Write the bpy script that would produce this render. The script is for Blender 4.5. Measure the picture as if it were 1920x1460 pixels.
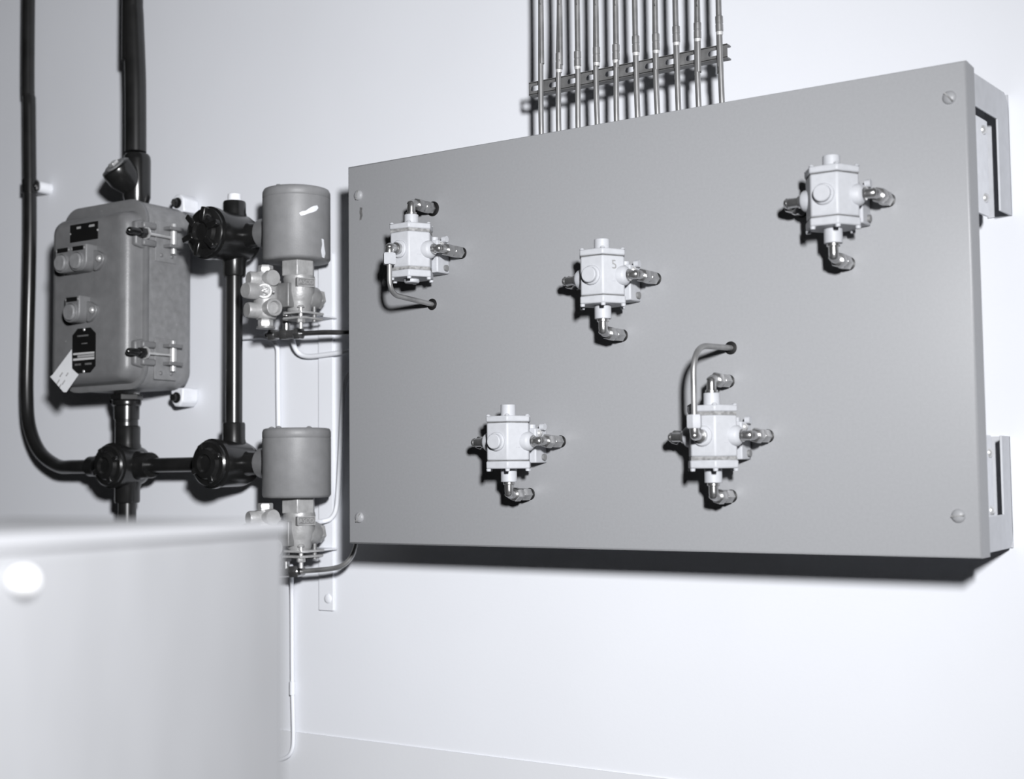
import bpy, math, random
from mathutils import Vector, Matrix, Quaternion
random.seed(7)
for o in list(bpy.data.objects): bpy.data.objects.remove(o)
scene = bpy.context.scene
COL = scene.collection
V = Vector
Z0 = 1.35                      # height of the panel's lower edge above the floor

# ------------------------------------------------------------------ camera
F_PX = 2506.96
CAM = V((1.36700, -1.81288, 0.10521 + Z0))
YAW, PITCH, ROLL = 0.574355, 0.063596, -0.0110754
fw = V((-math.sin(YAW)*math.cos(PITCH), math.cos(YAW)*math.cos(PITCH), math.sin(PITCH)))
rt0 = V((math.cos(YAW), math.sin(YAW), 0)); up0 = rt0.cross(fw)
RT = math.cos(ROLL)*rt0 + math.sin(ROLL)*up0
UP = -math.sin(ROLL)*rt0 + math.cos(ROLL)*up0
cd = bpy.data.cameras.new('camera'); cam = bpy.data.objects.new('camera', cd); COL.objects.link(cam)
cd.sensor_width = 36.0; cd.sensor_fit = 'HORIZONTAL'; cd.lens = F_PX*36/1920
cd.clip_start = 0.05
m = Matrix.Identity(4)
for i in range(3):
    m[i][0] = RT[i]; m[i][1] = UP[i]; m[i][2] = -fw[i]; m[i][3] = CAM[i]
cam.matrix_world = m
cd.dof.use_dof = True; cd.dof.focus_distance = 1.98; cd.dof.aperture_fstop = 4.0
scene.camera = cam

# ------------------------------------------------------------------ light: one press flash right of and above the lens
scene.view_settings.view_transform = 'Standard'
scene.view_settings.look = 'None'
scene.view_settings.exposure = 0.0
scene.view_settings.gamma = 1.0
scene.view_settings.use_curve_mapping = False
w = bpy.data.worlds.new('world'); scene.world = w; w.use_nodes = True
w.node_tree.nodes['Background'].inputs[0].default_value = (0.93, 0.96, 1.0, 1)
w.node_tree.nodes['Background'].inputs[1].default_value = 0.002
LPOS = V((1.63, -1.86, 0.47 + Z0))
ld = bpy.data.lights.new('flash', 'AREA'); ld.shape = 'DISK'; ld.size = 0.17; ld.energy = 130
ld.color = (0.975, 0.98, 1.0)
lo = bpy.data.objects.new('flash', ld); COL.objects.link(lo); lo.location = LPOS
lo.rotation_euler = V((-math.sin(math.radians(86)), math.cos(math.radians(86)), -.26)).to_track_quat('-Z', 'Y').to_euler()

# ------------------------------------------------------------------ helpers
def P(px, py, Y):
    """world point on the plane y=Y seen at a photo pixel"""
    d = fw + RT*((px-960)/F_PX) - UP*((py-730)/F_PX)
    return CAM + d*((Y-CAM.y)/d.y)
def PX(px, py, X):
    d = fw + RT*((px-960)/F_PX) - UP*((py-730)/F_PX)
    return CAM + d*((X-CAM.x)/d.x)

LOC = {}
def tag(o, label, cat, group=None):
    o['label'] = label; o['category'] = cat
    if group: o['group'] = group
def thing(name, loc, label, cat, group=None):
    o = bpy.data.objects.new(name, None); COL.objects.link(o)
    o.empty_display_size = 0.02
    o.location = loc; LOC[o.name] = V(loc); tag(o, label, cat, group)
    return o
def frame_of(ax):
    ax = V(ax).normalized()
    r = V((0, 0, 1)) if abs(ax.z) < .9 else V((1, 0, 0))
    u = r.cross(ax).normalized(); v = ax.cross(u)
    return ax, u, v

class MB:
    def __init__(s): s.v = []; s.f = []
    def add(s, vs, fs):
        b = len(s.v); s.v += [V(x) for x in vs]; s.f += [tuple(i+b for i in f) for f in fs]; return s
    def lathe(s, base, ax, prof, n=28, phase=0.0):
        """prof: (distance along axis, radius)"""
        base = V(base); a, u, v = frame_of(ax); vs = []; fs = []
        for t, r in prof:
            for k in range(n):
                w_ = 2*math.pi*k/n + phase
                vs.append(base + a*t + (u*math.cos(w_) + v*math.sin(w_))*max(r, 1e-5))
        for i in range(len(prof)-1):
            for k in range(n):
                k2 = (k+1) % n
                fs.append((i*n+k, i*n+k2, (i+1)*n+k2, (i+1)*n+k))
        fs.append(tuple(reversed(range(n)))); fs.append(tuple((len(prof)-1)*n+k for k in range(n)))
        return s.add(vs, fs)
    def cyl(s, p0, p1, r, r2=None, n=24, phase=0.0):
        p0 = V(p0); p1 = V(p1); L = (p1-p0).length
        return s.lathe(p0, p1-p0, [(0, r), (L, r if r2 is None else r2)], n, phase)
    def hexn(s, p0, p1, r, phase=0.0):
        """a hexagon nut with chamfered ends"""
        p0 = V(p0); p1 = V(p1); L = (p1-p0).length
        return s.lathe(p0, p1-p0, [(0, r*.9), (L*.12, r), (L*.88, r), (L, r*.9)], 6, phase)
    def dome(s, p0, ax, r, h, n=20, k=5):
        pr = [(h*math.sin(math.pi/2*i/k), r*math.cos(math.pi/2*i/k)) for i in range(k+1)]
        return s.lathe(p0, ax, pr, n)
    def tube(s, pts, r, n=14):
        pts = [V(p) for p in pts]; N = len(pts)
        rs = r if isinstance(r, (list, tuple)) else [r]*N
        tan = [(pts[min(i+1, N-1)] - pts[max(i-1, 0)]).normalized() for i in range(N)]
        _, u, v = frame_of(tan[0]); vs = []; fs = []
        for i in range(N):
            if i:
                q = tan[i-1].rotation_difference(tan[i]); u = q @ u
            v = tan[i].cross(u).normalized(); u = v.cross(tan[i]).normalized()
            for k in range(n):
                a = 2*math.pi*k/n; vs.append(pts[i] + (u*math.cos(a) + v*math.sin(a))*rs[i])
        for i in range(N-1):
            for k in range(n):
                k2 = (k+1) % n; fs.append((i*n+k, i*n+k2, (i+1)*n+k2, (i+1)*n+k))
        fs.append(tuple(reversed(range(n)))); fs.append(tuple((N-1)*n+k for k in range(n)))
        return s.add(vs, fs)
    def box(s, x0, x1, y0, y1, z0, z1):
        vs = [(x, y, z) for x in (x0, x1) for y in (y0, y1) for z in (z0, z1)]
        return s.add(vs, [(0, 1, 3, 2), (4, 6, 7, 5), (0, 4, 5, 1), (2, 3, 7, 6), (0, 2, 6, 4), (1, 5, 7, 3)])
    def prism(s, poly, o, u, v, w_):
        """poly in (u,v), extruded by vector w_"""
        o = V(o); u = V(u); v = V(v); w_ = V(w_); n = len(poly)
        a = [o + u*x + v*y for x, y in poly]
        return s.add(a + [p + w_ for p in a], [tuple(range(n)), tuple(reversed(range(n, 2*n)))] +
                     [(i, i+n, (i+1) % n + n, (i+1) % n) for i in range(n)])
    def rloft(s, x0, x1, z0, z1, rad, layers, n=6):
        """rounded rectangle in xz, layers of (y, inset)"""
        vs = []; fs = []; M = 4*(n+1)
        for y, d in layers:
            r = max(rad - d, .0015)
            for cx, cz, a0 in ((x1-d-r, z1-d-r, 0), (x0+d+r, z1-d-r, 90), (x0+d+r, z0+d+r, 180), (x1-d-r, z0+d+r, 270)):
                for k in range(n+1):
                    a = math.radians(a0 + 90*k/n); vs.append((cx + r*math.cos(a), y, cz + r*math.sin(a)))
        for i in range(len(layers)-1):
            for k in range(M):
                k2 = (k+1) % M; fs.append((i*M+k, i*M+k2, (i+1)*M+k2, (i+1)*M+k))
        fs.append(tuple(reversed(range(M)))); fs.append(tuple((len(layers)-1)*M+k for k in range(M)))
        return s.add(vs, fs)
    def build(s, name, mat, parent=None, bevel=0, seg=2, angle=38, label=None, kind=None):
        loc = LOC[parent.name] if parent else V((0, 0, 0))
        me = bpy.data.meshes.new(name)
        me.from_pydata([tuple(p - loc) for p in s.v], [], s.f)
        import bmesh
        bm = bmesh.new(); bm.from_mesh(me); bmesh.ops.recalc_face_normals(bm, faces=bm.faces); bm.to_mesh(me); bm.free()
        me.shade_smooth(); me.set_sharp_from_angle(angle=math.radians(angle))
        me.materials.append(M[mat])
        o = bpy.data.objects.new(name, me); COL.objects.link(o)
        if parent: o.parent = parent
        LOC[o.name] = loc
        if bevel:
            b = o.modifiers.new('bevel', 'BEVEL'); b.width = bevel; b.segments = seg; b.limit_method = 'ANGLE'
            b.angle_limit = math.radians(40); b.harden_normals = False
        if label: o['label'] = label
        if kind: o['kind'] = kind
        return o
    def solo(s, name, mat, base, label, cat, group=None, **k):
        """a thing that is one mesh, origin at its base"""
        t = V(base); me = s
        o = s.build(name, mat, None, **k)
        for v in o.data.vertices: v.co -= t
        o.location = t; LOC[o.name] = t
        tag(o, label, cat, group); return o

def smooth(pts, n=8):
    """Catmull-Rom through the points"""
    pts = [V(p) for p in pts]; out = []
    for i in range(len(pts)-1):
        p0 = pts[max(i-1, 0)]; p1 = pts[i]; p2 = pts[i+1]; p3 = pts[min(i+2, len(pts)-1)]
        for k in range(n):
            t = k/n
            out.append(.5*((2*p1) + (p2-p0)*t + (2*p0-5*p1+4*p2-p3)*t*t + (3*p1-p0-3*p2+p3)*t**3))
    return out + [pts[-1]]
def bend(pts, r, n=8):
    """polyline with rounded corners of radius r"""
    pts = [V(p) for p in pts]; out = [pts[0]]
    for i in range(1, len(pts)-1):
        a = (pts[i-1]-pts[i]); b = (pts[i+1]-pts[i]); d = min(r, a.length*.49, b.length*.49)
        p = pts[i]+a.normalized()*d; q = pts[i]+b.normalized()*d
        for k in range(n+1):
            t = k/n; out.append(p*(1-t)**2 + pts[i]*2*t*(1-t) + q*t*t)
    return out + [pts[-1]]
def text_mesh(name, body, size, mat, parent, origin, u, v, depth=.0006):
    cu = bpy.data.curves.new('lettering', 'FONT'); cu.body = body; cu.size = size; cu.extrude = depth
    cu.align_x = 'CENTER'; cu.align_y = 'CENTER'
    t = bpy.data.objects.new('lettering', cu); COL.objects.link(t)
    dg = bpy.context.evaluated_depsgraph_get()
    me = bpy.data.meshes.new_from_object(t.evaluated_get(dg))
    bpy.data.objects.remove(t); bpy.data.curves.remove(cu)
    u = V(u).normalized(); v = V(v).normalized(); w_ = u.cross(v)
    loc = LOC[parent.name]
    for x in me.vertices: c = x.co.copy(); x.co = V(origin) - loc + u*c.x + v*c.y + w_*c.z
    me.materials.clear(); me.materials.append(M[mat])
    o = bpy.data.objects.new(name, me); COL.objects.link(o); o.parent = parent; LOC[o.name] = loc
    return o

# ------------------------------------------------------------------ materials
M = {}
def mat(name, col, rough=.5, metal=0.0, var=.08, vscale=30, bump=.0, bscale=300, spots=None, coat=0.0, spec=.5, stretch=None):
    m = bpy.data.materials.new(name); m.use_nodes = True; nt = m.node_tree; N = nt.nodes; L = nt.links
    b = N['Principled BSDF']; b.inputs['Roughness'].default_value = rough; b.inputs['Metallic'].default_value = metal
    b.inputs['Specular IOR Level'].default_value = spec; b.inputs['Coat Weight'].default_value = coat
    tc = N.new('ShaderNodeTexCoord'); nz = N.new('ShaderNodeTexNoise')
    nz.inputs['Scale'].default_value = vscale; nz.inputs['Detail'].default_value = 6
    if stretch:
        sm = N.new('ShaderNodeVectorMath'); sm.operation = 'MULTIPLY'; sm.inputs[1].default_value = stretch
        L.new(tc.outputs['Object'], sm.inputs[0]); L.new(sm.outputs['Vector'], nz.inputs['Vector'])
    else: L.new(tc.outputs['Object'], nz.inputs['Vector'])
    mr = N.new('ShaderNodeMapRange'); mr.inputs['From Min'].default_value = .25; mr.inputs['From Max'].default_value = .75
    mr.inputs['To Min'].default_value = 1-var; mr.inputs['To Max'].default_value = 1+var
    L.new(nz.outputs['Fac'], mr.inputs['Value'])
    mx = N.new('ShaderNodeVectorMath'); mx.operation = 'SCALE'; mx.inputs[0].default_value = col
    L.new(mr.outputs['Result'], mx.inputs['Scale'])
    out = mx.outputs['Vector']
    if spots:                                   # worn or chipped paint: (colour, noise scale, threshold)
        for sc, vs_, th in spots:
            n2 = N.new('ShaderNodeTexNoise'); n2.inputs['Scale'].default_value = vs_; n2.inputs['Detail'].default_value = 8
            n2.inputs['Roughness'].default_value = .65
            L.new(tc.outputs['Object'], n2.inputs['Vector'])
            r2 = N.new('ShaderNodeMapRange'); r2.inputs['From Min'].default_value = th; r2.inputs['From Max'].default_value = th+.03
            L.new(n2.outputs['Fac'], r2.inputs['Value'])
            mm = N.new('ShaderNodeMix'); mm.data_type = 'RGBA'
            L.new(r2.outputs['Result'], mm.inputs['Factor']); L.new(out, mm.inputs['A']); mm.inputs['B'].default_value = (*sc, 1)
            out = mm.outputs['Result']
    L.new(out, b.inputs['Base Color'])
    if bump:
        n3 = N.new('ShaderNodeTexNoise'); n3.inputs['Scale'].default_value = bscale; n3.inputs['Detail'].default_value = 4
        L.new(tc.outputs['Object'], n3.inputs['Vector'])
        bp = N.new('ShaderNodeBump'); bp.inputs['Strength'].default_value = bump; bp.inputs['Distance'].default_value = .002
        L.new(n3.outputs['Fac'], bp.inputs['Height']); L.new(bp.outputs['Normal'], b.inputs['Normal'])
    M[name] = m; return m
def g(v, t=0.0): return (v*(1-t*.4), v, v*(1+t))       # cool monochrome
mat('wall_paint', g(.72, .05), .75, var=.02, vscale=3, bump=.05, bscale=180, spec=.25)
mat('low_wall_tone', g(.655, .04), .7, var=.02, vscale=4, bump=.05, bscale=180, spec=.25)
mat('ceiling_paint', g(.12), .8, var=.03)
mat('floor_concrete', g(.05), .7, var=.15, vscale=6)
mat('panel_paint', g(.285, .035), .42, var=.03, vscale=260, bump=.06, bscale=700, spec=.4)
mat('bracket_paint', g(.5, .05), .5, var=.06, vscale=60, bump=.04, bscale=400)
mat('bare_paint', g(.72, .05), .5, var=.06, vscale=80)
mat('cast_grey', g(.155, .02), .42, var=.12, vscale=40, bump=.12, bscale=260, spots=[(g(.34), 90, .70)])
mat('cast_grey_rough', g(.20, .02), .48, var=.18, vscale=70, bump=.25, bscale=420, spots=[(g(.32), 120, .68)])
mat('black_enamel', g(.010), .24, var=.3, vscale=50, spec=.6)
mat('black_pipe', g(.012), .28, var=.35, vscale=25, spec=.6)
mat('black_paint', g(.006), .45, var=.2)
mat('solenoid_paint', g(.20, .02), .5, var=.08, vscale=60, bump=.1, bscale=500, spots=[(g(.55), 55, .735)])
mat('brass_cast', g(.36, .0), .45, metal=.3, var=.2, vscale=60, bump=.2, bscale=260)
mat('brass_dull', g(.22), .5, metal=.4, var=.2, vscale=60)
mat('steel_bright', g(.66), .32, metal=.6, var=.12, vscale=80)
mat('brass_fitting', g(.48), .26, metal=.92, var=.25, vscale=120)
mat('strap_steel', g(.20), .45, metal=.5, var=.3, vscale=60)
mat('brass_dark', g(.09), .4, metal=.5, var=.2, vscale=60)
mat('cabinet_lid', g(.105, .04), .46, var=.05, vscale=12)  # lid colour lightened to stand in for light the grazed top misses
mat('copper_tube', g(.30), .38, metal=.65, var=.3, vscale=35)
mat('copper_dark', g(.13), .30, metal=.8, var=.3, vscale=35)
mat('solder', g(.50), .5, metal=.2, var=.2, vscale=200)
mat('relay_paint', g(.42, .05), .5, var=.05, vscale=120, bump=.08, bscale=600, spots=[(g(.20), 70, .74)], spec=.35)
mat('gasket', g(.10), .8, var=.4, vscale=200)
mat('gasket_worn', g(.22), .8, var=.6, vscale=160)
mat('paper', g(.55, .03), .8, var=.04, vscale=40)
mat('ink', g(.30), .8)
mat('print_light', g(.5), .6, var=.25, vscale=500)
mat('pencil', g(.22), .8)
mat('cabinet_paint', g(.076, .04), .46, var=.06, vscale=22, spec=.5, stretch=(1, 1.6, .35))
mat('white_paint', g(.78, .04), .5, var=.05)
mat('sealant', g(.62), .8, var=.15, vscale=200)

W, H, D = 0.96783, 0.6, 0.178055

# ------------------------------------------------------------------ the setting
def struct(name, mb, mt):
    o = mb.build(name, mt); o['kind'] = 'structure'; return o
struct('wall_back', MB().box(-3.2, 4.2, 0, .15, 0, 4.6), 'wall_paint')
struct('floor', MB().box(-3.2, 4.2, -5.0, .15, -.1, 0), 'floor_concrete')
struct('ceiling', MB().box(-3.2, 4.2, -5.0, .15, 4.6, 4.7), 'ceiling_paint')
zd = P(560, 1372, 0).z
struct('lower_band_1', MB().box(-3.2, 4.2, -.0025, 0, 0, zd), 'low_wall_tone')  # thin, slightly darker band along the bottom of the wall
CEIL = 4.599

# ------------------------------------------------------------------ the grey panel
pan = thing('instrument_board', (W/2, -D, Z0), 'large grey sheet metal panel standing off the wall, carrying five white relays', 'control panel')
fp = MB()
fp.box(0, W, -D, -D+.003, Z0, Z0+H)
fp.box(0, .003, -D+.003, -D+.04, Z0, Z0+H); fp.box(W-.003, W, -D+.003, -D+.04, Z0, Z0+H)
fp.box(.003, W-.003, -D+.003, -D+.04, Z0, Z0+.003); fp.box(.003, W-.003, -D+.003, -D+.04, Z0+H-.003, Z0+H)
# one folded sheet: outer skin and returns as a single shell
fp = MB()
def ring(y, d): return [(d, y, Z0+d), (W-d, y, Z0+d), (W-d, y, Z0+H-d), (d, y, Z0+H-d)]
rs = [ring(-D+.04, 0), ring(-D+.003, 0), ring(-D+.0009, .0009), ring(-D, .003), ring(-D+.003, .0035), ring(-D+.04, .003)]
fp.v = [V(p) for r in rs[:4] for p in r]
for i in range(3):
    for k in range(4): fp.f.append((i*4+k, i*4+(k+1) % 4, (i+1)*4+(k+1) % 4, (i+1)*4+k))
fp.f.append((12, 13, 14, 15))
b = len(fp.v); fp.v += [V(p) for p in ring(-D+.04, .003)] + [V(p) for p in ring(-D+.003, .003)]
for k in range(4):
    fp.f.append((k, (k+1) % 4, b+(k+1) % 4, b+k)); fp.f.append((b+k, b+(k+1) % 4, b+4+(k+1) % 4, b+4+k))
fp.f.append((b+4, b+5, b+6, b+7))
fp.build('front_plate', 'panel_paint', pan, angle=50)
for (px, py), a in zip(((672, 366), (674, 970), (1780, 183), (1797, 967)), (75, 60, 130, 5)):
    c = P(px, py, -D)
    sc = MB().dome(c, (0, -1, 0), .0085, .0045, 20, 5).build('screw', 'panel_paint', pan)
    d = V((math.cos(math.radians(a)), 0, math.sin(math.radians(a)))); e = V((-d.z, 0, d.x))
    MB().prism([(-.0074, -.0009), (.0074, -.0009), (.0074, .0009), (-.0074, .0009)], c+V((0, -.0012, 0)), d, e, (0, -.0036, 0)).build('slot', 'gasket_worn', sc)
# flaked paint beside the upper left screw
MB().prism([(-.003, -.011), (.001, -.010), (.003, -.003), (.002, .004), (.003, .009), (-.002, .010), (-.003, .003), (-.002, -.004)],
           P(677, 400, -D), (1, 0, 0), (0, 0, 1), (0, -.0003, 0)).build('paint_flake', 'gasket', pan)
# corner brackets behind the panel's sides
def bracket(x, s, top, flare=0.0):
    zt = Z0+.5965 if top else Z0+.004
    zs = Z0+.5555 if top else Z0+.048
    ze = Z0+.436 if top else Z0+.148
    sg = 1 if top else -1
    y0 = -D+.036; yr = -.046
    poly = [(y0, zt), (-.016, zt), (-.005, zt-.008*sg), (-.0012, zt-.02*sg), (-.0012, ze), (yr, ze), (yr, zs), (y0, zs)]
    def fl(mb):                       # the arm flares outwards a little towards the wall
        for v in mb.v: v.x += s*flare*(v.y-y0)/(-y0)
        return mb
    br = fl(MB().prism(poly, (x, 0, 0), (0, 1, 0), (0, 0, 1), (-.003*s, 0, 0))).build('bracket', 'bracket_paint', pan, bevel=.0008)
    # turned lip of the rear leg, flat against the wall, and the inner bolted plate
    fl(MB().box(min(x, x-.03*s), max(x, x-.03*s), -.0042, -.0012, min(zt, ze), max(zt, ze))).build('wall_flange', 'bracket_paint', br)
    xi = x-.008*s
    za, zb = (zs-.006*sg, ze-.010*sg) if top else (zs, ze)
    fl(MB().prism([(y0-.03, za), (yr-.018, za), (yr-.018, zb+.006*sg), (yr-.024, zb), (y0-.03, zb)], (xi, 0, 0), (0, 1, 0), (0, 0, 1), (-.003*s, 0, 0))).build('bolt_plate', 'bare_paint', br)
    for zz in (za-.014*sg, zb+.022*sg) if top else (za+.006, zb-.022):
        fl(MB().dome((xi, yr-.034, zz), (s, 0, 0), .0062, .005, 14, 4)).build('bolt', 'steel_bright', br)
bracket(W-.003, 1, True, .013); bracket(W-.003, 1, False)
bracket(.003, -1, True, .013); bracket(.003, -1, False)

# ------------------------------------------------------------------ the five white relays on the panel
HEXD = [math.radians(30+60*k) for k in range(6)]
def hexpoly(R): return [(R*math.sin(a), -R*math.cos(a)) for a in HEXD]
def relay(cx, cz, label, top, bottom, front, left=True, seam=('thin', 'thin'), mark=None, tube_end=None):
    C = V((cx, -.233, Z0+cz))
    t = thing('pneumatic_relay', C, label, 'relay', 'white relays mounted on the grey panel')
    X_, Y_, Z_ = V((1, 0, 0)), V((0, 1, 0)), V((0, 0, 1))
    def hp(name, R, z0, z1, mt, bev=0.0, lab=None):
        return MB().prism(hexpoly(R), C+Z_*z0, X_, Y_, Z_*(z1-z0)).build(name, mt, t, bevel=bev, seg=2, label=lab)
    hp('body', .0340, -.0265, .0265, 'relay_paint', .0022)
    g0 = .0040 if seam[0] == 'wide' else .0008; g1 = .0040 if seam[1] == 'wide' else .0008
    hp('gasket', .0336, .0262, .0266+g0, 'gasket_worn' if g0 > .002 else 'gasket'); hp('gasket', .0336, -.0266-g1, -.0262, 'gasket_worn' if g1 > .002 else 'gasket')
    zt = .0266+g0; zb = -.0266-g1
    hp('top_cover', .0352, zt, zt+.0085, 'relay_paint', .0018); hp('bottom_cover', .0352, zb-.0105, zb, 'relay_paint', .0018)
    zt += .0085; zb -= .0105
    for k, a in enumerate(HEXD):
        q = C + V((.0315*math.sin(a), -.0315*math.cos(a), 0))
        MB().dome(q+Z_*(zt-.0003), Z_, .0036, .0030, 10, 3).build('screw', 'relay_paint', t)
        MB().cyl(q+Z_*zb, q+Z_*(zb-.0035), .0036, .0030, 10).build('screw', 'relay_paint', t)
    def elbow(base, d, back=Y_, reach=.055, neck=.014, hole=.0088):
        """threaded 90 degree elbow: leaves base along d, turns towards the panel, hexagon nut on the leg"""
        base = V(base); k = base + d*neck
        e = MB()
        e.lathe(base, d, [(0, .0082), (.0035, .0082), (.0045, .0060)], 20)
        e.tube(bend([base+d*.003, k+d*.004, k+d*.004+back*.014], .009), .0062, 16)
        e.dome(k+d*.003, d, .0066, .005, 16, 4)
        o = e.build('elbow', 'brass_fitting', t)
        n0 = k+d*.004+back*.012; n1 = V((n0.x, -D-.0045, n0.z))
        MB().hexn(n0, n0.lerp(n1, .40), .0100, .3).build('nut', 'brass_fitting', o)
        MB().hexn(n0.lerp(n1, .46), n1, .0094, .1).build('nut', 'brass_fitting', o)
        MB().cyl(n0.lerp(n1, .3), n0.lerp(n1, .6), .0078, n=14).build('collar', 'brass_fitting', o)
        end = V((n1.x, -D-.0003, n1.z))
        MB().cyl(n1, end, .0042, n=14).build('tube_end', 'copper_dark', o)
        if hole: MB().lathe(end, -Y_, [(0, hole), (.0004, hole), (.0008, hole-.0008)], 20).build('hole_shade_disc', 'black_paint', o)  # black disc paints the dark of an open hole, nothing is cut
    # vertical ports
    MB().cyl(C+Z_*(zt-.001), C+Z_*(zt+.0165), .0108, .0106, 24).build('top_port', 'relay_paint', t, bevel=.0008)
    if top: elbow(C+Z_*(zt+.0165), Z_, hole=.0115 if not bottom else .0088)
    if bottom:
        MB().cyl(C+Z_*(zb+.001), C+Z_*(zb-.0185), .0114, n=24).build('bottom_port', 'relay_paint', t, bevel=.0008)
        elbow(C+Z_*(zb-.0185), -Z_)
    else:
        MB().lathe(C+Z_*(zb+.001), -Z_, [(0, .0115), (.0055, .0115), (.007, .0100)], 24).build('bottom_plug', 'relay_paint', t)
    # side ports left and right
    for s in (1, -1):
        d = X_*s
        if s == -1 and not left: continue
        MB().lathe(C+d*.024, d, [(0, .0135), (.011, .0135), (.0135, .0118), (.016, .0085)], 24).build('side_port', 'relay_paint', t)
        elbow(C+d*.039, d, neck=.010 if s > 0 else .016)
    # front port
    fb = C - Y_*.0294
    MB().lathe(fb+Y_*.002, -Y_, [(0, .0135), (.0045, .0132), (.006, .0118)], 26).build('front_boss', 'relay_paint', t)
    if front == 'plug':
        MB().lathe(fb-Y_*.0035, -Y_, [(0, .0108), (.0055, .0106), (.0066, .0096)], 26).build('front_plug', 'relay_paint', t)
    else:
        s = -1 if front == 'down' else 1
        k = fb - Y_*.024
        e = MB(); e.lathe(fb-Y_*.004, -Y_, [(0, .0088), (.006, .0088), (.007, .0064)], 20)
        e.tube(bend([fb-Y_*.008, k, k+Z_*s*.013], .009), .0062, 16); e.dome(k+Y_*.003, -Y_, .0065, .0085, 16, 4)
        o = e.build('elbow', 'brass_fitting', t)
        z0 = k+Z_*s*.009; z1 = k+Z_*s*.026
        MB().hexn(z0, z1, .0098, .25).build('nut', 'relay_paint', o)
        ze = tube_end
        pts = [z1-Z_*s*.004, V((z1.x, z1.y, ze - .004*s)), V((tube_end_x(cx, s), -D-.0004, ze))]
        MB().tube(bend(pts, .040, 14), .0038, 16).build('tube', 'copper_tube', t)
        MB().lathe(V((pts[2].x, -D-.0003, ze)), -Y_, [(0, .0088), (.0005, .0088), (.0009, .0075)], 18).build('hole_shade_disc', 'black_paint', t)  # the tube hole's dark, painted as a black disc on the panel
    # mounting block between body and panel
    mb = MB().box(C.x-.030, C.x+.030, C.y+.024, -D-.0003, C.z-.030, C.z+.019).build('mounting_block', 'relay_paint', t, bevel=.002)
    MB().cyl(C+V((.016, .036, .018)), C+V((.016, .036, .0245)), .0065, n=16).build('stud', 'relay_paint', mb)
    MB().cyl(C+V((.029, .040, .021)), C+V((.036, .040, .021)), .005, n=14).build('stud', 'relay_paint', mb)
    MB().dome(C+V((.030, .034, .012)), X_, .0052, .0045, 14, 4).build('bolt', 'steel_bright', mb)
    MB().cyl(C+V((.030, .044, -.022)), C+V((.0335, .044, -.022)), .0048, n=12).build('bolt', 'brass_dull', mb)
    if mark:
        n = V((math.sin(math.radians(60)), -math.cos(math.radians(60)), 0)); u = V((n.y*-1, n.x, 0)); u = V((.5, .866, 0))
        text_mesh('pencil_mark', mark, .017, 'pencil', t, C + n*.02952 + Z_*.0135 + u*.001, u, V((-.10*.5, -.10*.866, 1)), .00012)
    # small raised dots on the right face
    n = V((.866, -.5, 0)); u = V((.5, .866, 0))
    for i in (-1, 0, 1): MB().dome(C+n*.0293+u*.0022*i-Z_*.008, n, .0009, .0008, 8, 2).build('cast_dot', 'relay_paint', t)
    return t
def tube_end_x(cx, s): return cx - .003 if s < 0 else cx + .004
z1 = P(805, 571, -D).z; z4 = P(1357, 653, -D).z
relay(.169, .4385, 'white relay nearest the panel\'s upper left screw, tube curving down from its front', True, False, 'down', left=False, seam=('wide', 'wide'), tube_end=z1)
relay(.4927, .3705, 'white relay near the middle of the panel with a pencilled 5', False, True, 'plug', mark='5')
relay(.3378, .1515, 'clean white relay with round front plug, lower left on the panel', False, True, 'plug')
relay(.6502, .1515, 'white relay low on the panel, tube rising from its front into the panel', True, True, 'up', seam=('wide', 'wide'), tube_end=z4)
relay(.8165, .4400, 'white relay nearest the panel\'s upper right screw', False, True, 'plug')

# ------------------------------------------------------------------ ten tubes and their slotted strap above the panel
YT = -.128
tops = [1014, 1049, 1082, 1117, 1154, 1190, 1228, 1266, 1307, 1347]
bots = [1015, 1047.5, 1084, 1120, 1156, 1195.5, 1232.7, 1272, 1310, 1353.5]
boty = [248, 242, 236, 229, 223, 216, 210, 203, 196, 188]
coup = [None, (99, 131), (96, 125), (88, 118), (83, 113), (67, 99), (63, 95), (49, 80), (42, 73), (30, 60)]
order = ['leftmost', 'second', 'third', 'fourth', 'fifth', 'sixth', 'seventh', 'eighth', 'ninth', 'tenth']
txs = []
for i in range(10):
    a = P(tops[i], 0, YT); b_ = P(bots[i], boty[i], YT)
    lab = 'metal tube rising from the panel top, ' + ('leftmost of the ten, without a coupling' if i == 0 else order[i] + ' of the ten counted from the left' if i < 9 else 'rightmost of the ten')
    t = thing('instrument_tube', (b_.x, YT, Z0+H-.05), lab, 'tube', 'ten tubes above the panel')
    zc = P(tops[i], (coup[i] or (100, 131))[1], YT).z
    mid = a.lerp(b_, .55); mid.x += random.uniform(-.0015, .0015)
    up_ = V((a.x+(a.x-mid.x)*.3, YT, CEIL))
    low = V((b_.x+(b_.x-mid.x)*.2, YT+.004, Z0+H-.05))
    MB().tube(smooth([low, b_, mid, a, a+(V((0, 0, .1))), up_], 6), .0041, 12).build('pipe', 'copper_tube', t)
    if coup[i]:
        ya, yb = coup[i]
        def on(y):
            q = P(tops[i]+(bots[i]-tops[i])*y/boty[i], y, YT); return q
        pa, pb = on(ya), on(yb)
        c_ = MB().lathe(pb, pa-pb, [(0, .0046), (.001, .0054), ((pa-pb).length*.45, .0054), ((pa-pb).length*.47, .0049), ((pa-pb).length*.53, .0049), ((pa-pb).length*.55, .0054), ((pa-pb).length-.001, .0054), ((pa-pb).length, .0045)], 16)
        c_.build('coupling', 'copper_tube', t)
        MB().lathe(pb+V((0, 0, -.0045)), V((0, 0, 1)), [(0, .0043), (.002, .0048), (.0055, .0048)], 12).build('solder_joint', 'solder', t)
    txs.append(on(130).x if coup[i] else b_.x)
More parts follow.
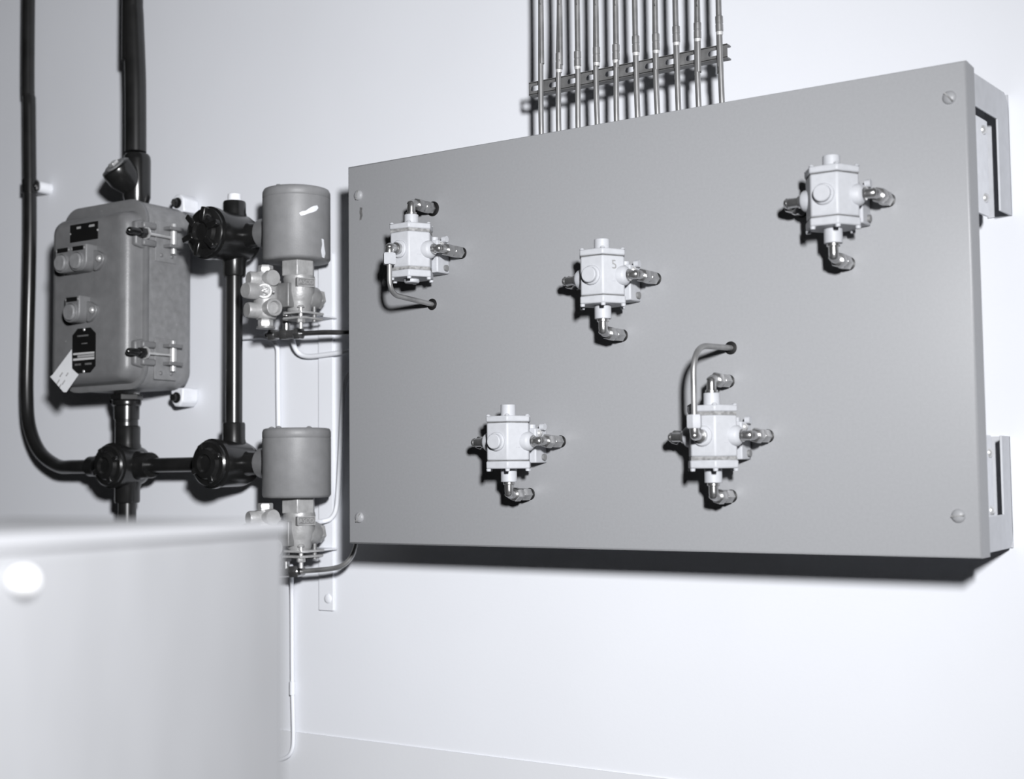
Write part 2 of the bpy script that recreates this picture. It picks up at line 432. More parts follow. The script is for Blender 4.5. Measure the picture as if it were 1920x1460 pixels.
sl = P(996, 166, -.12); sr = P(1365, 98, -.12); zs = (sl.z+sr.z)/2
st = thing('tube_support_strap', ((sl.x+sr.x)/2, -.12, zs), 'slotted metal strap crossing behind the ten tubes', 'strap')
hh = .0092; y1 = -.1235; th = .002
# web with a slot left of every tube
sw = MB(); xs = [sl.x]
slots = []
for x in txs: slots.append((x-.0215, x-.0045))
edges = [sl.x-.002] + [(slots[i][1]+slots[i+1][0])/2 for i in range(9)] + [sr.x]
def cell(mb, x0, x1, s0, s1):
    c = (s0+s1)/2; w2 = (s1-s0)/2; r = .0042
    inner = [(c+w2-r+r*math.cos(a), r*math.sin(a)) for a in [math.radians(-90+30*k) for k in range(7)]] + [(c-w2+r+r*math.cos(a), r*math.sin(a)) for a in [math.radians(90+30*k) for k in range(7)]]
    outer = []
    for (x, z) in inner:
        k = inner.index((x, z))
        if k in (0, 13): outer.append((x, -hh))
        elif k in (6, 7): outer.append((x, hh))
        elif k in (1, 2): outer.append((x1, -hh) if k == 2 else ((x+x1)/2, -hh))
        elif k in (4, 5): outer.append((x1, hh) if k == 4 else ((x+x1)/2, hh))
        elif k == 3: outer.append((x1, 0))
        elif k in (8, 9): outer.append((x0, hh) if k == 9 else ((x+x0)/2, hh))
        elif k in (11, 12): outer.append((x0, -hh) if k == 11 else ((x+x0)/2, -hh))
        else: outer.append((x0, 0))
    n = 14; vs = []
    for y in (y1, y1+th):
        vs += [(x, y, zs+z) for x, z in inner] + [(x, y, zs+z) for x, z in outer]
    fs = []
    for k in range(n):
        j = (k+1) % n
        fs += [(k, j, n+j, n+k), (2*n+k, 3*n+k, 3*n+j, 2*n+j), (k, 2*n+k, 2*n+j, j), (n+k, n+j, 3*n+j, 3*n+k)]
    mb.add(vs, fs)
for i in range(10): cell(sw, edges[i], edges[i+1], *slots[i])
sw.build('web', 'strap_steel', st)
for s in (1, -1):
    MB().box(edges[0], sr.x, y1, y1+.014, zs+s*hh-.001, zs+s*hh+.001).build('flange', 'strap_steel', st)

# ------------------------------------------------------------------ grey cast control enclosure
EX0, EX1 = -.731, -.507
enc = thing('control_enclosure', ((EX0+EX1)/2, -.02, Z0+.265), 'grey cast metal control box with push buttons and two clamped cover latches', 'enclosure')
zb, zt = Z0+.2715, Z0+.617
YJ = -.137
MB().rloft(EX0, EX1, zb, zt, .034, [(YJ, .0), (-.045, .0), (-.032, .003), (-.024, .010), (-.020, .022)], 8).build('base', 'cast_grey_rough', enc, angle=60)
MB().rloft(EX0-.004, EX1+.004, zb-.003, zt+.003, .044, [(YJ-.0095, .004), (YJ-.008, 0), (YJ-.001, 0), (YJ, .001)], 8).build('cover_flange', 'cast_grey', enc, angle=50)
cv = MB().rloft(EX0+.001, EX1-.006, zb+.0095, zt-.0215, .030, [(YJ-.006, -.003), (YJ-.016, .0), (-.160, .001), (-.170, .0035), (-.176, .008), (-.1795, .014), (-.1805, .021)], 8).build('cover', 'cast_grey', enc, angle=70)
YF = -.1805
# swing-bolt latches on the right side
for pz in (P(258, 437, -.16).z-.0, P(260, 661, -.16).z):
    ear = MB().prism([(-.168, -.022), (-.150, -.026), (YJ+.001, -.026), (YJ+.001, .026), (-.150, .026), (-.168, .022)], (EX1-.014, 0, pz), (0, 1, 0), (0, 0, 1), (.016, 0, 0)).build('cover_ear', 'cast_grey', cv, bevel=.004)
    for s in (1, -1):
        MB().box(EX1-.008, EX1+.010, -.156, YJ+.012, pz+s*.016-.006, pz+s*.016+.006).build('cover_lug', 'cast_grey', cv, bevel=.003)
    la = thing
    x = EX1+.010
    lt = MB().cyl((x, -.150, pz), (x, -.086, pz), .0026, n=12).build('latch_bolt', 'steel_bright', enc)
    MB().hexn((x, -.166, pz), (x, -.1525, pz), .0098, .2).build('latch_nut', 'black_enamel', lt)
    MB().lathe((x, -.166, pz), (0, -1, 0), [(0, .0066), (.020, .0066), (.025, .0058), (.028, .003)], 16).build('acorn_cap', 'black_enamel', lt)
    MB().lathe((x, -.1525, pz), (0, 1, 0), [(0, .0112), (.003, .0112)], 18).build('washer', 'steel_bright', lt)
    # hinge plate riveted to the base, two lugs and the pin
    hg = MB().box(EX1-.001, EX1+.0025, -.122, -.070, pz-.046, pz+.030).build('hinge_plate', 'cast_grey_rough', enc, bevel=.0008)
    for s in (1, -1):
        MB().box(EX1+.002, EX1+.021, -.103, -.070, pz+s*.0165-.0030, pz+s*.0165+.0030).build('hinge_lug', 'cast_grey', hg, bevel=.001)
    MB().lathe((x, -.085, pz-.030), (0, 0, 1), [(0, .0050), (.010, .0052), (.0105, .0036), (.017, .0036), (.0175, .0062), (.043, .0062), (.0435, .0036), (.050, .0036), (.0505, .0048), (.057, .0042)], 16).build('hinge_pin', 'steel_bright', hg, bevel=.001)
    for yy in (-.108, -.083): MB().dome((EX1+.0025, yy, pz-.034), (1, 0, 0), .0042, .003, 12, 3).build('rivet', 'cast_grey', hg)
# mounting feet right side, top and bottom, each with a black bolt
for s, zc in ((1, zt+.010), (-1, zb-.012)):
    for xx in (EX1-.028, EX0+.028):
        ft = MB().prism([(-.017, -.016*s), (.017, -.016*s), (.015, .010*s), (.006, .019*s), (-.006, .019*s), (-.015, .010*s)], (xx, -.040, zc), (1, 0, 0), (0, 0, 1), (0, .040, 0)).build('mounting_foot', 'bare_paint', enc, bevel=.003)
        MB().lathe((xx, -.040, zc+.002*s), (0, -1, 0), [(0, .0105), (.002, .0105), (.0025, .008)], 16).build('washer', 'black_enamel', ft)
        MB().hexn((xx, -.042, zc+.002*s), (xx, -.051, zc+.002*s), .0075).build('bolt', 'black_enamel', ft)
# hinge screws showing past the left edge
for py in (462, 675):
    c = P(97, py, -.150)
    MB().cyl((EX0-.016, c.y, c.z), (EX0+.002, c.y, c.z), .0045, n=12).build('side_screw', 'steel_bright', enc)
# push button stations
def station(xr, zc, n):
    """xr = right edge of the block on the cover face, zc = centre height; n buttons"""
    hw = .0435 if n == 2 else .0200; hz = .0245; dp = .027
    c = V((xr-hw, YF, zc))
    def arc(cx, cz, r, a0, a1, k=5): return [(cx+r*math.cos(math.radians(a0+(a1-a0)*i/k)), cz+r*math.sin(math.radians(a0+(a1-a0)*i/k))) for i in range(k+1)]
    poly = [(hw, hz), (-hw, hz)] + arc(-hw+.019, -hz+.019, .019, 180, 270) + arc(hw-.019, -hz+.019, .019, 270, 360)
    bd = MB().prism(poly, (c.x, YF+.002, c.z), (1, 0, 0), (0, 0, 1), (0, -dp, 0)).build('button_station', 'cast_grey', enc, bevel=.0025, seg=3)
    yf = YF+.002-dp
    for s in (1, -1):
        lg = MB().prism([(0, -.021), (.008, -.020), (.024, -.009), (.027, 0), (.024, .008), (.008, .016), (0, .018)], (c.x+s*(hw-.001), YF+.002, c.z-.003), (s, 0, 0), (0, 0, 1), (0, -.010, 0)).build('station_lug', 'cast_grey', bd, bevel=.002)
        MB().dome((c.x+s*(hw+.0145), YF-.008, c.z-.003), (0, -1, 0), .0062, .005, 14, 4).build('lug_screw', 'steel_bright', bd)
    for i in range(n):
        xx = c.x + ((i-.5)*.043 if n == 2 else 0)
        MB().lathe((xx, yf+.001, c.z-.0065), (0, -1, 0), [(0, .0185), (.005, .0185), (.006, .0178), (.006, .0162), (.002, .0158)], 28).build('button_guard', 'cast_grey', bd)
        MB().lathe((xx, yf+.001, c.z-.0065), (0, -1, 0), [(0, .0150), (.0075, .0150), (.0095, .0135)], 28).build('button', 'cast_grey_rough', bd)
        MB().box(xx-.0145, xx+.0145, yf-.0012, yf+.001, c.z+.0135, c.z+.0215).build('legend_plate', 'black_paint', bd)
        for s in (1, -1): MB().dome((xx+s*.0165, yf+.0005, c.z+.0175), (0, -1, 0), .0020, .0018, 8, 2).build('pin', 'steel_bright', bd)
    return bd
station(P(182, 487, YF).x, P(182, 484, YF).z, 2)
station(P(169, 577, YF).x, P(169, 580, YF).z, 1)
# nameplates
a = P(131, 423, YF); b_ = P(185, 451, YF); c = P(158, 435, YF)
np1 = MB(); hw = .0385; hz = .0165
np1.prism([(-hw, -hz), (hw, -hz), (hw, -.003), (hw-.003, 0), (hw, .003), (hw, hz), (-hw, hz), (-hw, .003), (-hw+.003, 0), (-hw, -.003)], (c.x, YF, c.z), (1, 0, 0), (0, 0, 1), (0, -.0012, 0))
n1 = np1.build('nameplate', 'black_paint', enc)
for s in (1, -1): MB().dome((c.x+s*(hw-.001), YF-.0005, c.z), (0, -1, 0), .0022, .0018, 8, 2).build('pin', 'steel_bright', n1)
for dx, ww in ((-.014, .0055), (.022, .0075)):
    MB().box(c.x+dx-ww, c.x+dx+ww, YF-.0015, YF-.0010, c.z+.0075, c.z+.0115).build('print', 'ink', n1)
c = P(158, 657, YF); hw = .0320; hz = .0415
np2 = MB().prism([(-hw, -hz*.72), (-hw*.55, -hz), (-.004, -hz), (-.003, -hz+.005), (.003, -hz+.005), (.004, -hz), (hw*.55, -hz), (hw, -hz*.72), (hw, hz*.72), (hw*.55, hz), (.004, hz), (.003, hz-.005), (-.003, hz-.005), (-.004, hz), (-hw*.55, hz), (-hw, hz*.72)],
                 (c.x, YF, c.z), (1, 0, 0), (0, 0, 1), (0, -.0012, 0)).build('nameplate', 'black_paint', enc)
for s in (1, -1): MB().dome((c.x, YF-.0005, c.z+s*(hz-.003)), (0, -1, 0), .0030, .0022, 10, 3).build('pin', 'steel_bright', np2)
for z0_, z1_, x0_, x1_, mt in ((-.007, -.0035, -.029, .029, 'print_light'), (-.0125, -.008, -.017, .029, 'ink'), (-.0175, -.0135, -.029, .029, 'print_light'),
                               (-.027, -.0235, -.024, -.008, 'gasket'), (-.027, -.0235, .004, .022, 'gasket'), (.026, .029, -.018, .012, 'gasket'), (.012, .014, -.006, .010, 'gasket')):
    MB().box(c.x+x0_, c.x+x1_, YF-.0016, YF-.0011, c.z+z0_, c.z+z1_).build('print', mt, np2)
# paper tag tucked under the lower nameplate, lifting off towards its end
tg = [P(135, 655, YF-.0008), P(147, 700, YF-.0008), P(131, 730, YF-.014), P(121, 736, YF-.016), P(95, 708, YF-.016)]
tagm = MB()
q0 = P(134.0, 655, YF-.0030); q1 = P(134.5, 691, YF-.0030); q2 = P(147, 702, YF-.004); q3 = P(124, 735, YF-.018); q4 = P(119, 735, YF-.018); q5 = P(94, 706, YF-.018); q6 = P(98, 703, YF-.016)
pts = [q0, q1, q2, q3, q4, q5, q6]
tagm.v = [p.copy() for p in pts] + [p + V((0, .0006, 0)) for p in pts]; n = 7
tagm.f = [tuple(range(n)), tuple(reversed(range(n, 2*n)))] + [(i, i+n, (i+1) % n+n, (i+1) % n) for i in range(n)]
pt = thing('paper_tag', P(120, 718, YF-.01), 'small white paper tag hanging from the lower black nameplate', 'tag')
tagm.build('card', 'paper', pt, angle=20)
ctr = P(118, 710, YF-.0185); uu = (q3-q5).normalized(); vv = (q2-q3).normalized()
for du, dv, l in ((-.010, .004, .004), (.006, -.003, .004), (-.006, -.010, .005), (.002, .012, .003), (.004, -.012, .003)):
    o_ = ctr + uu*du + vv*dv
    nn = uu.cross(vv).normalized(); nn = nn if nn.y < 0 else -nn
    MB().prism([(-l, -.0007), (l, -.0007), (l, .0007), (-l, .0007)], o_ + nn*.0006, vv, uu, -nn*.0012).build('ink_mark', 'ink', pt)

# ------------------------------------------------------------------ conduits and junction fittings
YP = -.085
def PP(px, py): return P(px, py, YP)
CR = PP(239, 870); J1 = PP(437, 872); J2 = PP(441, 446)
J1.z = CR.z = (CR.z+J1.z)/2; J2.x = J1.x = (J1.x+J2.x)/2
# tall left conduit with its wide bend
YL = -.037
pts = [V((P(54, 0, YL).x, YL, CEIL)), P(54, -40, YL), P(55, 200, YL), P(56.5, 400, YL), P(55, 520, YL), P(52, 640, YL), P(50.5, 740, YL-.004), P(55.5, 800, YL-.010), P(75, 847, YL-.022), P(108, 867, YL-.036), P(138, 870.5, YP), V((CR.x-.078, YP, CR.z))]
pts[-2].z = CR.z; pts[-3].z = CR.z + .003
lc = thing('conduit_pipe', pts[-3], 'tall black conduit at far left bending round into the cross fitting', 'conduit')
MB().tube(smooth(pts, 8), .0133, 20).build('pipe', 'black_pipe', lc)
MB().lathe((CR.x-.106, YP, CR.z), (1, 0, 0), [(0, .0165), (.002, .0195), (.026, .0195), (.028, .017)], 22).build('bushing', 'black_enamel', lc)
# its wall clamp
cc = P(56, 350, YL)
cl = thing('conduit_clamp', (cc.x, 0, cc.z), 'black strap clamp with white screw on the far left conduit', 'clamp')
MB().lathe((cc.x, YL, cc.z-.014), (0, 0, 1), [(0, .0140), (0, .0165), (.028, .0165), (.028, .0140)], 24).build('strap', 'black_enamel', cl)
MB().box(cc.x-.010, cc.x+.010, YL+.012, 0, cc.z-.012, cc.z+.012).build('spacer', 'black_enamel', cl)
MB().prism([(.010, -.010), (.022, -.010), (.022, .010), (.010, .010)], (cc.x, YL, cc.z), (1, 0, 0), (0, 0, 1), (0, .008, 0)).build('ear', 'black_enamel', cl, bevel=.002)
MB().lathe((cc.x+.014, YL+.008, cc.z), (0, 1, 0), [(0, .0105), (.004, .0120), (-.008-YL, .0125)], 18).build('standoff', 'white_paint', cl)
MB().dome((cc.x+.016, YL, cc.z), (0, -1, 0), .0055, .004, 12, 3).build('screw', 'black_enamel', cl)
# upper conduit and seal fitting above the enclosure
xq = PP(255, 330).x
pts = [V((PP(249, 0).x, YP, CEIL)), PP(249, -60), PP(249.5, 20), PP(252, 90), PP(254, 150), PP(254.5, 220), PP(254.5, 285)]
uc = thing('conduit_pipe', pts[-1], 'thick black conduit dropping to the seal fitting above the grey enclosure', 'conduit')
MB().tube(smooth(pts, 6), .0200, 24).build('pipe', 'black_pipe', uc)
s0 = PP(257, 378); s1 = PP(257, 276); L = s1.z-s0.z
sf = thing('seal_fitting', (xq, YP, zt), 'black conduit seal fitting with angled filler plug above the grey enclosure', 'conduit fitting')
sx = (s0.x+s1.x)/2
MB().lathe((sx, YP, zt+.0004), (0, 0, 1), [(0, .0215), (.012, .0225), (.022, .0255), (L-.012, .0255), (L-.004, .0245), (L, .0215)], 26).build('body', 'black_enamel', sf)
bc = V((sx, YP, zt+.028)); bd_ = V((-.10, -.70, .71)).normalized()
br = MB().lathe(bc, bd_, [(0, .012), (.015, .019), (.040, .0300), (.060, .0310), (.066, .0295), (.068, .0245)], 30)
br_o = br.build('filler_branch', 'black_enamel', sf)
pl = MB().lathe(bc+bd_*.062, bd_, [(0, .0205), (.008, .0205), (.009, .0195)], 24).build('filler_plug', 'cast_grey', br_o)
_, pu, pv = frame_of(bd_)
MB().prism([(-.0075, -.0075), (.0075, -.0075), (.0075, .0075), (-.0075, .0075)], bc+bd_*.069, pu, pv, bd_*.007).build('plug_square', 'steel_bright', br_o, bevel=.001)
MB().cyl((sx+.002, YP-.024, zt+.0004), (sx+.002, YP-.024, zt+.012), .006, n=14).build('drain_nipple', 'steel_bright', sf)
# union below the enclosure
ux = PP(237.5, 780).x
un = thing('conduit_union', (ux, YP, CR.z+.04), 'black conduit union with hexagon nut under the grey enclosure', 'conduit fitting')
zu = zb
MB().lathe((ux, YP, zu-.0085), (0, 0, 1), [(0, .0225), (.004, .024), (.008, .0235)], 18).build('sealant', 'sealant', un)
MB().hexn((ux, YP, zu-.018), (ux, YP, zu-.006), .0300, .5).build('hex_nut', 'black_enamel', un)
MB().lathe((ux, YP, zu-.018), (0, 0, -1), [(0, .0265), (.003, .0275), (.009, .0265), (.011, .0240), (.036, .0235), (.0365, .0215), (.046, .0210)], 26).build('sleeve', 'black_enamel', un)
zl = zu-.018-.046
# cast junction boxes
def junction(name, C, R, fwd, hubs, label, lugs):
    t = thing(name, C, label, 'conduit fitting')
    pr = [(-.040, .010), (-.038, R*.55), (-.028, R*.88), (-.015, R*.98), (fwd-.016, R), (fwd-.014, R*1.05), (fwd-.004, R*1.05), (fwd-.003, R*.98)]
    MB().lathe(C, (0, -1, 0), pr, 36).build('body', 'black_enamel', t)
    for d, l, r in hubs:
        d = V(d)
        MB().lathe(C+d*(R*.45), d, [(0, r*1.15), (R*.45, r*1.08), (R*.6, r), (l-R*.45-.003, r), (l-R*.45, r*.93), (l-R*.45, r*.78)], 26).build('hub', 'black_enamel', t)
    f = C + V((0, -fwd+.003, 0))
    cv_ = MB().lathe(f, (0, -1, 0), [(0, R*.97), (.006, R*.97), (.009, R*.90), (.010, R*.70), (.016, R*.62), (.018, R*.40), (.012, R*.34)], 36).build('cover', 'black_enamel', t)
    for k in range(lugs):
        a = math.pi*(2*k+.55)/lugs; d = V((math.cos(a), 0, math.sin(a)))
        MB().prism([(R*.42, -.006), (R*(.98 if lugs > 4 else .86), -.005), (R*(.98 if lugs > 4 else .86), .005), (R*.42, .006)], f+V((0, -.008, 0)), d, V((-d.z, 0, d.x)), (0, -.012 if lugs > 4 else -.008, 0)).build('cover_lug', 'black_enamel', cv_, bevel=.002)
    return t
junction('cross_fitting', CR, .0405, .043, [((0, 0, 1), .075, .0235), ((0, 0, -1), .070, .0235), ((1, 0, 0), .066, .0245), ((-1, 0, 0), .080, .0235)],
         'black four-way conduit cross with round cover below the grey enclosure', 4)
MB().cyl((ux, YP, CR.z+.070), (ux, YP, zl+.004), .0215, n=24).build('nipple', 'black_pipe', un)
junction('junction_box', J1, .0415, .058, [((0, 0, 1), .073, .0200), ((1, 0, 0), .060, .0205), ((-1, 0, 0), .055, .0205)],
         'black round conduit junction box beside the lower solenoid valve', 4)
junction('junction_box', J2, .0445, .070, [((0, 0, 1), .066, .0205), ((0, 0, -1), .070, .0205), ((1, 0, 0), .060, .0215)],
         'black round conduit junction box beside the upper solenoid valve', 6)
# plug on the upper junction, conduits between
zz = J2.z+.066
pg = thing('conduit_plug', (J2.x, YP, zz), 'small pale plug in the top hub of the upper junction box', 'plug')
MB().lathe((J2.x, YP, zz-.008), (0, 0, 1), [(0, .0150), (.009, .0150), (.010, .0125), (.021, .0120), (.022, .0105)], 20).build('head', 'white_paint', pg)
MB().cyl((CR.x+.060, YP, CR.z), (J1.x-.050, YP, J1.z), .0135, n=22).solo('conduit_nipple', 'black_pipe', ((CR.x+J1.x)/2, YP, CR.z), 'short black conduit between the cross fitting and lower junction box', 'conduit')
vc = thing('conduit_pipe', (J1.x, YP, J1.z+.07), 'straight black vertical conduit joining the two round junction boxes', 'conduit')
MB().cyl((J1.x, YP, J1.z+.066), (J2.x, YP, J2.z-.064), .0148, n=24).build('pipe', 'black_pipe', vc)
MB().cyl((CR.x, YP, CR.z-.064), (CR.x, YP, 0), .0170, n=22).solo('conduit_pipe', 'black_pipe', (CR.x, YP, 0), 'black conduit leaving the bottom of the cross fitting behind the pale cabinet', 'conduit')

# ------------------------------------------------------------------ the two solenoid valves
SX = P(556, 430, YP).x
def solenoid(J, ztop, zbot, label, upper):
    t = thing('solenoid_valve', (SX, YP, zbot), label, 'valve', 'solenoid valves beside the panel')
    R = .0585; Hh = ztop-zbot
    MB().lathe((SX, YP, zbot), (0, 0, 1), [(0, R*.80), (.001, R*.95), (.005, R), (Hh-.017, R*1.0), (Hh-.0165, R*.985), (Hh-.0155, R*1.0), (Hh-.006, R*1.0), (Hh-.001, R*.96), (Hh, R*.9)], 48).build('housing', 'solenoid_paint', t, angle=50)
    for dx, dy in ((-.030, -.030), (.028, .0), (0, -.045)): MB().dome((SX+dx, YP+dy, ztop-.0005), (0, 0, 1), .0055, .004, 12, 3).build('lid_screw', 'solenoid_paint', t)
    # coupling to the junction box
    MB().lathe((J.x+.0604, YP, J.z), (1, 0, 0), [(0, .0185), (.005, .0190), (.008, .026), (.011, .0265), (SX-R*.9-J.x-.0604, .0265)], 26).build('coupling', 'cast_grey', t)
    # bonnet, body
    z = zbot+.001
    MB().prism([(.0305*math.cos(math.radians(a)), .0305*math.sin(math.radians(a))) for a in range(8, 368, 60)], (SX+.004, YP, z-.027), (1, 0, 0), (0, 1, 0), (0, 0, .028)).build('bonnet_nut', 'brass_cast', t, bevel=.0012)
    bx = SX+.006
    MB().lathe((bx, YP, z-.026), (0, 0, -1), [(0, .0265), (.006, .0275), (.009, .0265), (.030, .0265), (.043, .0225), (.047, .021), (.060, .0205), (.062, .0190)], 30).build('valve_body', 'brass_cast', t)
    # cast arms: towards the pilot block and the hexagon plug on the right
    MB().box(bx-.030, bx+.006, YP-.034, YP-.006, z-.082, z-.040).build('flange_block', 'brass_dull', t, bevel=.002)
    MB().lathe((bx+.004, YP+.010, z-.062), (0.1, 1, 0), [(0, .0205), (.022, .0200), (.026, .017)], 24).build('side_port', 'brass_cast', t)
    MB().hexn((bx+.0076, YP+.034, z-.062), (bx+.0085, YP+.044, z-.062), .0175, .3).build('port_plug', 'brass_cast', t)
    # maker's plate with raised lettering, facing out and right
    n = V((math.sin(math.radians(66)), -math.cos(math.radians(66)), 0)); u = V((math.cos(math.radians(66)), math.sin(math.radians(66)), 0))
    pc = V((bx, YP, z-.0395)) + n*.0272
    mp = MB()
    for pu_, pv_, w2, h2 in ((0, .0068, .0165, .0008), (0, -.0068, .0165, .0008), (-.0157, 0, .0008, .0068), (.0157, 0, .0008, .0068)):
        mp.prism([(pu_-w2, pv_-h2), (pu_+w2, pv_-h2), (pu_+w2, pv_+h2), (pu_-w2, pv_+h2)], pc, u, (0, 0, 1), n*.0022)
    MB().prism([(-.0165, -.0076), (.0165, -.0076), (.0165, .0076), (-.0165, .0076)], pc-n*.008, u, (0, 0, 1), n*.0085).build('maker_plate', 'brass_dull', t)
    mpo = mp.build('plate_border', 'brass_cast', t)
    text_mesh('lettering', 'ASCO', .0105, 'brass_cast', t, pc+n*.0012, u, (0, 0, 1), .0010)
    # pilot manifold in front, with its bosses
    mx, my = PX_at(498, 552, YP-.045)
    mz = z-.060
    mf = MB().lathe((mx, my, mz-.042), (0, 0, 1), [(0, .0160), (.003, .0185), (.010, .0190), (.020, .0200), (.030, .0205), (.055, .0205), (.066, .0185), (.074, .0175), (.076, .0190), (.080, .0190), (.081, .016)], 26)
    mf.box(mx-.014, mx+.012, my-.010, YP-.02, mz-.026, mz+.026)
    mo = mf.build('pilot_manifold', 'brass_cast', t)
    for za, zb_ in ((mz+.038, mz+.051), (mz-.056, mz-.042)):
        MB().hexn((mx, my, za), (mx, my, zb_), .0128, .2).build('hex_plug', 'steel_bright', mo)
    MB().lathe((mx, my, mz-.058), (0, 0, 1), [(0, .0165), (.003, .0165)], 20).build('washer', 'brass_dull', mo)
    dl = V((-.12, -1, 0)).normalized(); dc = V((.62, -.78, 0)); dr = V((.96, -.28, 0)).normalized()
    def boss(d, zz, ln, r, ringed):
        pr = [(0, r), (ln-.003, r), (ln, r*.9)]
        if ringed: pr = [(0, r), (ln, r), (ln+.001, r*.92), (ln+.001, r*.72), (ln-.006, r*.66)]
        return MB().lathe(V((mx, my, zz)), d, pr, 24).build('boss', 'brass_cast', mo)
    boss(dl, mz+.004, .044, .0140, False); boss(V((-.35, -.94, 0)).normalized(), mz+.026, .032, .0125, False); boss(V((-.3, -.95, 0)).normalized(), mz-.028, .036, .0135, False)
    boss(dc, mz+.004, .022, .0135, True)
    MB().tube(smooth([V((mx, my, mz+.004))+dc*.019+V((0, 0, .007)), V((mx, my, mz+.004))+dc*.024+V((.004, .003, .004)), V((mx, my, mz+.004))+dc*.025+V((-.003, -.002, 0)), V((mx, my, mz+.004))+dc*.024+V((.004, .003, -.005)), V((mx, my, mz+.004))+dc*.019+V((-.002, 0, -.008))], 5), .0016, 8).build('spring_clip', 'steel_bright', mo)
    boss(dr, mz+.027, .026, .0145, False); boss(dr, mz-.024, .030, .0150, True)
    MB().dome(V((mx, my, mz+.002))+V((.030, -.012, 0)), (.8, -.6, 0), .003, .003, 10, 3).build('rivet', 'steel_bright', mo)
    # clamp plates and bolts under the body
    zp = z-.093
    for k, (dz, x0, x1) in enumerate(((0, -.020, .030), (-.009, -.022, .028))):
        pp = MB().prism([(x0, -.018), (x0+.006, -.024), (x1-.004, -.024), (x1, -.014), (x1, .030), (x0, .030)], (bx, YP, zp+dz), (1, 0, 0), (0, 1, 0), (0, 0, .004)).build('clamp_plate', 'steel_bright' if k == 0 else 'brass_cast', t, bevel=.0008)
    MB().cyl((bx, YP, zp+.002), (bx, YP, z-.080), .018, n=20).build('neck', 'brass_cast', t)
    bo = MB().cyl((bx+.018, YP-.016, zp-.026), (bx+.018, YP-.016, zp+.014), .0036, n=12).build('clamp_bolt', 'steel_bright', t)
    MB().hexn((bx+.018, YP-.016, zp-.016), (bx+.018, YP-.016, zp-.009), .0075).build('nut', 'brass_cast', bo)
    MB().dome((bx+.018, YP-.016, zp+.010), (0, 0, 1), .0065, .005, 12, 3).build('bolt_head', 'brass_cast', bo)
    bo2 = MB().cyl((bx+.022, YP+.014, zp-.012), (bx+.022, YP+.014, zp+.014), .0036, n=12).build('clamp_bolt', 'brass_dull', t)
    # mounting arm to the wall strip
    MB().box(bx-.016, bx+.016, YP+.020, -.004, zp, zp+.003).build('mounting_arm', 'bare_paint', t)
    return t, bx, zp
def PX_at(px, py, Y):
    q = P(px, py, Y); return q.x, q.y
su, bx, zpu = solenoid(J2, P(556, 357, YP).z, P(556, 492, YP).z, 'upper grey cylindrical solenoid valve with cast brass pilot block beneath', True)
slo, bx, zpl = solenoid(J1, P(560, 803, YP).z, P(560, 933, YP).z, 'lower grey cylindrical solenoid valve partly behind the pale cabinet', False)
# pale scar of missing paint on the upper housing
def on_housing(px, py): 
    d = fw + RT*((px-960)/F_PX) - UP*((py-730)/F_PX)
    ox, oy = CAM.x-SX, CAM.y-YP; R = .0587
    a = d.x**2+d.y**2; b2 = ox*d.x+oy*d.y; c2 = ox*ox+oy*oy-R*R
    return CAM + d*((-b2-math.sqrt(b2*b2-a*c2))/a)
def scar(outline, par):
    mb = MB(); n = len(outline); K = 5
    cx = sum(p[0] for p in outline)/n; cy = sum(p[1] for p in outline)/n
    mb.v.append(on_housing(cx, cy))
    for k in range(1, K+1):
        for x, y in outline: mb.v.append(on_housing(cx+(x-cx)*k/K, cy+(y-cy)*k/K))
    mb.f = [(0, 1+i, 1+(i+1) % n) for i in range(n)]
    for k in range(K-1):
        for i in range(n): mb.f.append((1+k*n+i, 1+k*n+(i+1) % n, 1+(k+1)*n+(i+1) % n, 1+(k+1)*n+i))
    mb.build('paint_scar', 'bare_paint', par, angle=80)
scar([(561, 399), (566, 396), (573, 395), (580, 390), (588, 386), (595, 385), (597, 390), (593, 395), (586, 398), (578, 400), (571, 403), (564, 404)], su)
scar([(603, 447), (607, 449), (608, 462), (610, 475), (608, 484), (604, 482), (602, 470), (604, 458)], su)

# ------------------------------------------------------------------ wall strip and small tubing
a = P(602, 1143, 0); b_ = P(627, 1143, 0)
ws = thing('mounting_strip', (a.x+.016, 0, a.z), 'white vertical mounting strip on the wall behind the solenoid valves', 'bracket')
MB().box(a.x-.001, b_.x+.001, -.005, 0, a.z, P(593, 480, 0).z).build('bar', 'wall_paint', ws, bevel=.0006)
q = P(615, 1122, -.005); MB().dome((q.x, -.005, q.z), (0, -1, 0), .0085, .003, 18, 4).build('screw', 'wall_paint', ws)
def run(name, pts, r, mt, label, cat='tube', n=6):
    pts = smooth(pts, n)
    return MB().tube(pts, r, 12).solo(name, mt, pts[-1], label, cat, 'small tubing beside the solenoid valves')
run('painted_tube', [P(438, 634, -.012), P(470, 632, -.012), P(497, 632, -.012), P(512, 638, -.012), P(520, 652, -.010), P(521, 675, -.008), P(521.5, 740, -.008), P(523, 860, -.008)], .0042, 'wall_paint',
    'white painted tube bending down the wall between the two solenoid valves')
run('painted_tube', [P(549, 618, -.035), P(549, 636, -.030), P(553, 652, -.020), P(563, 664, -.012), P(580, 668, -.010), P(610, 665, -.010), P(655, 659, -.010), P(680, 657, -.010)], .0045, 'wall_paint',
    'white painted tube curving right to the panel below the upper solenoid valve')
run('painted_tube', [P(672, 690, -.008), P(655, 700, -.008), P(645, 725, -.008), P(641, 780, -.008), P(638, 850, -.008), P(634, 920, -.008), P(630, 955, -.008), P(620, 972, -.010), P(606, 977, -.018), P(596, 978, -.03)], .0042, 'wall_paint',
    'white painted tube dropping beside the panel to the lower solenoid valve')
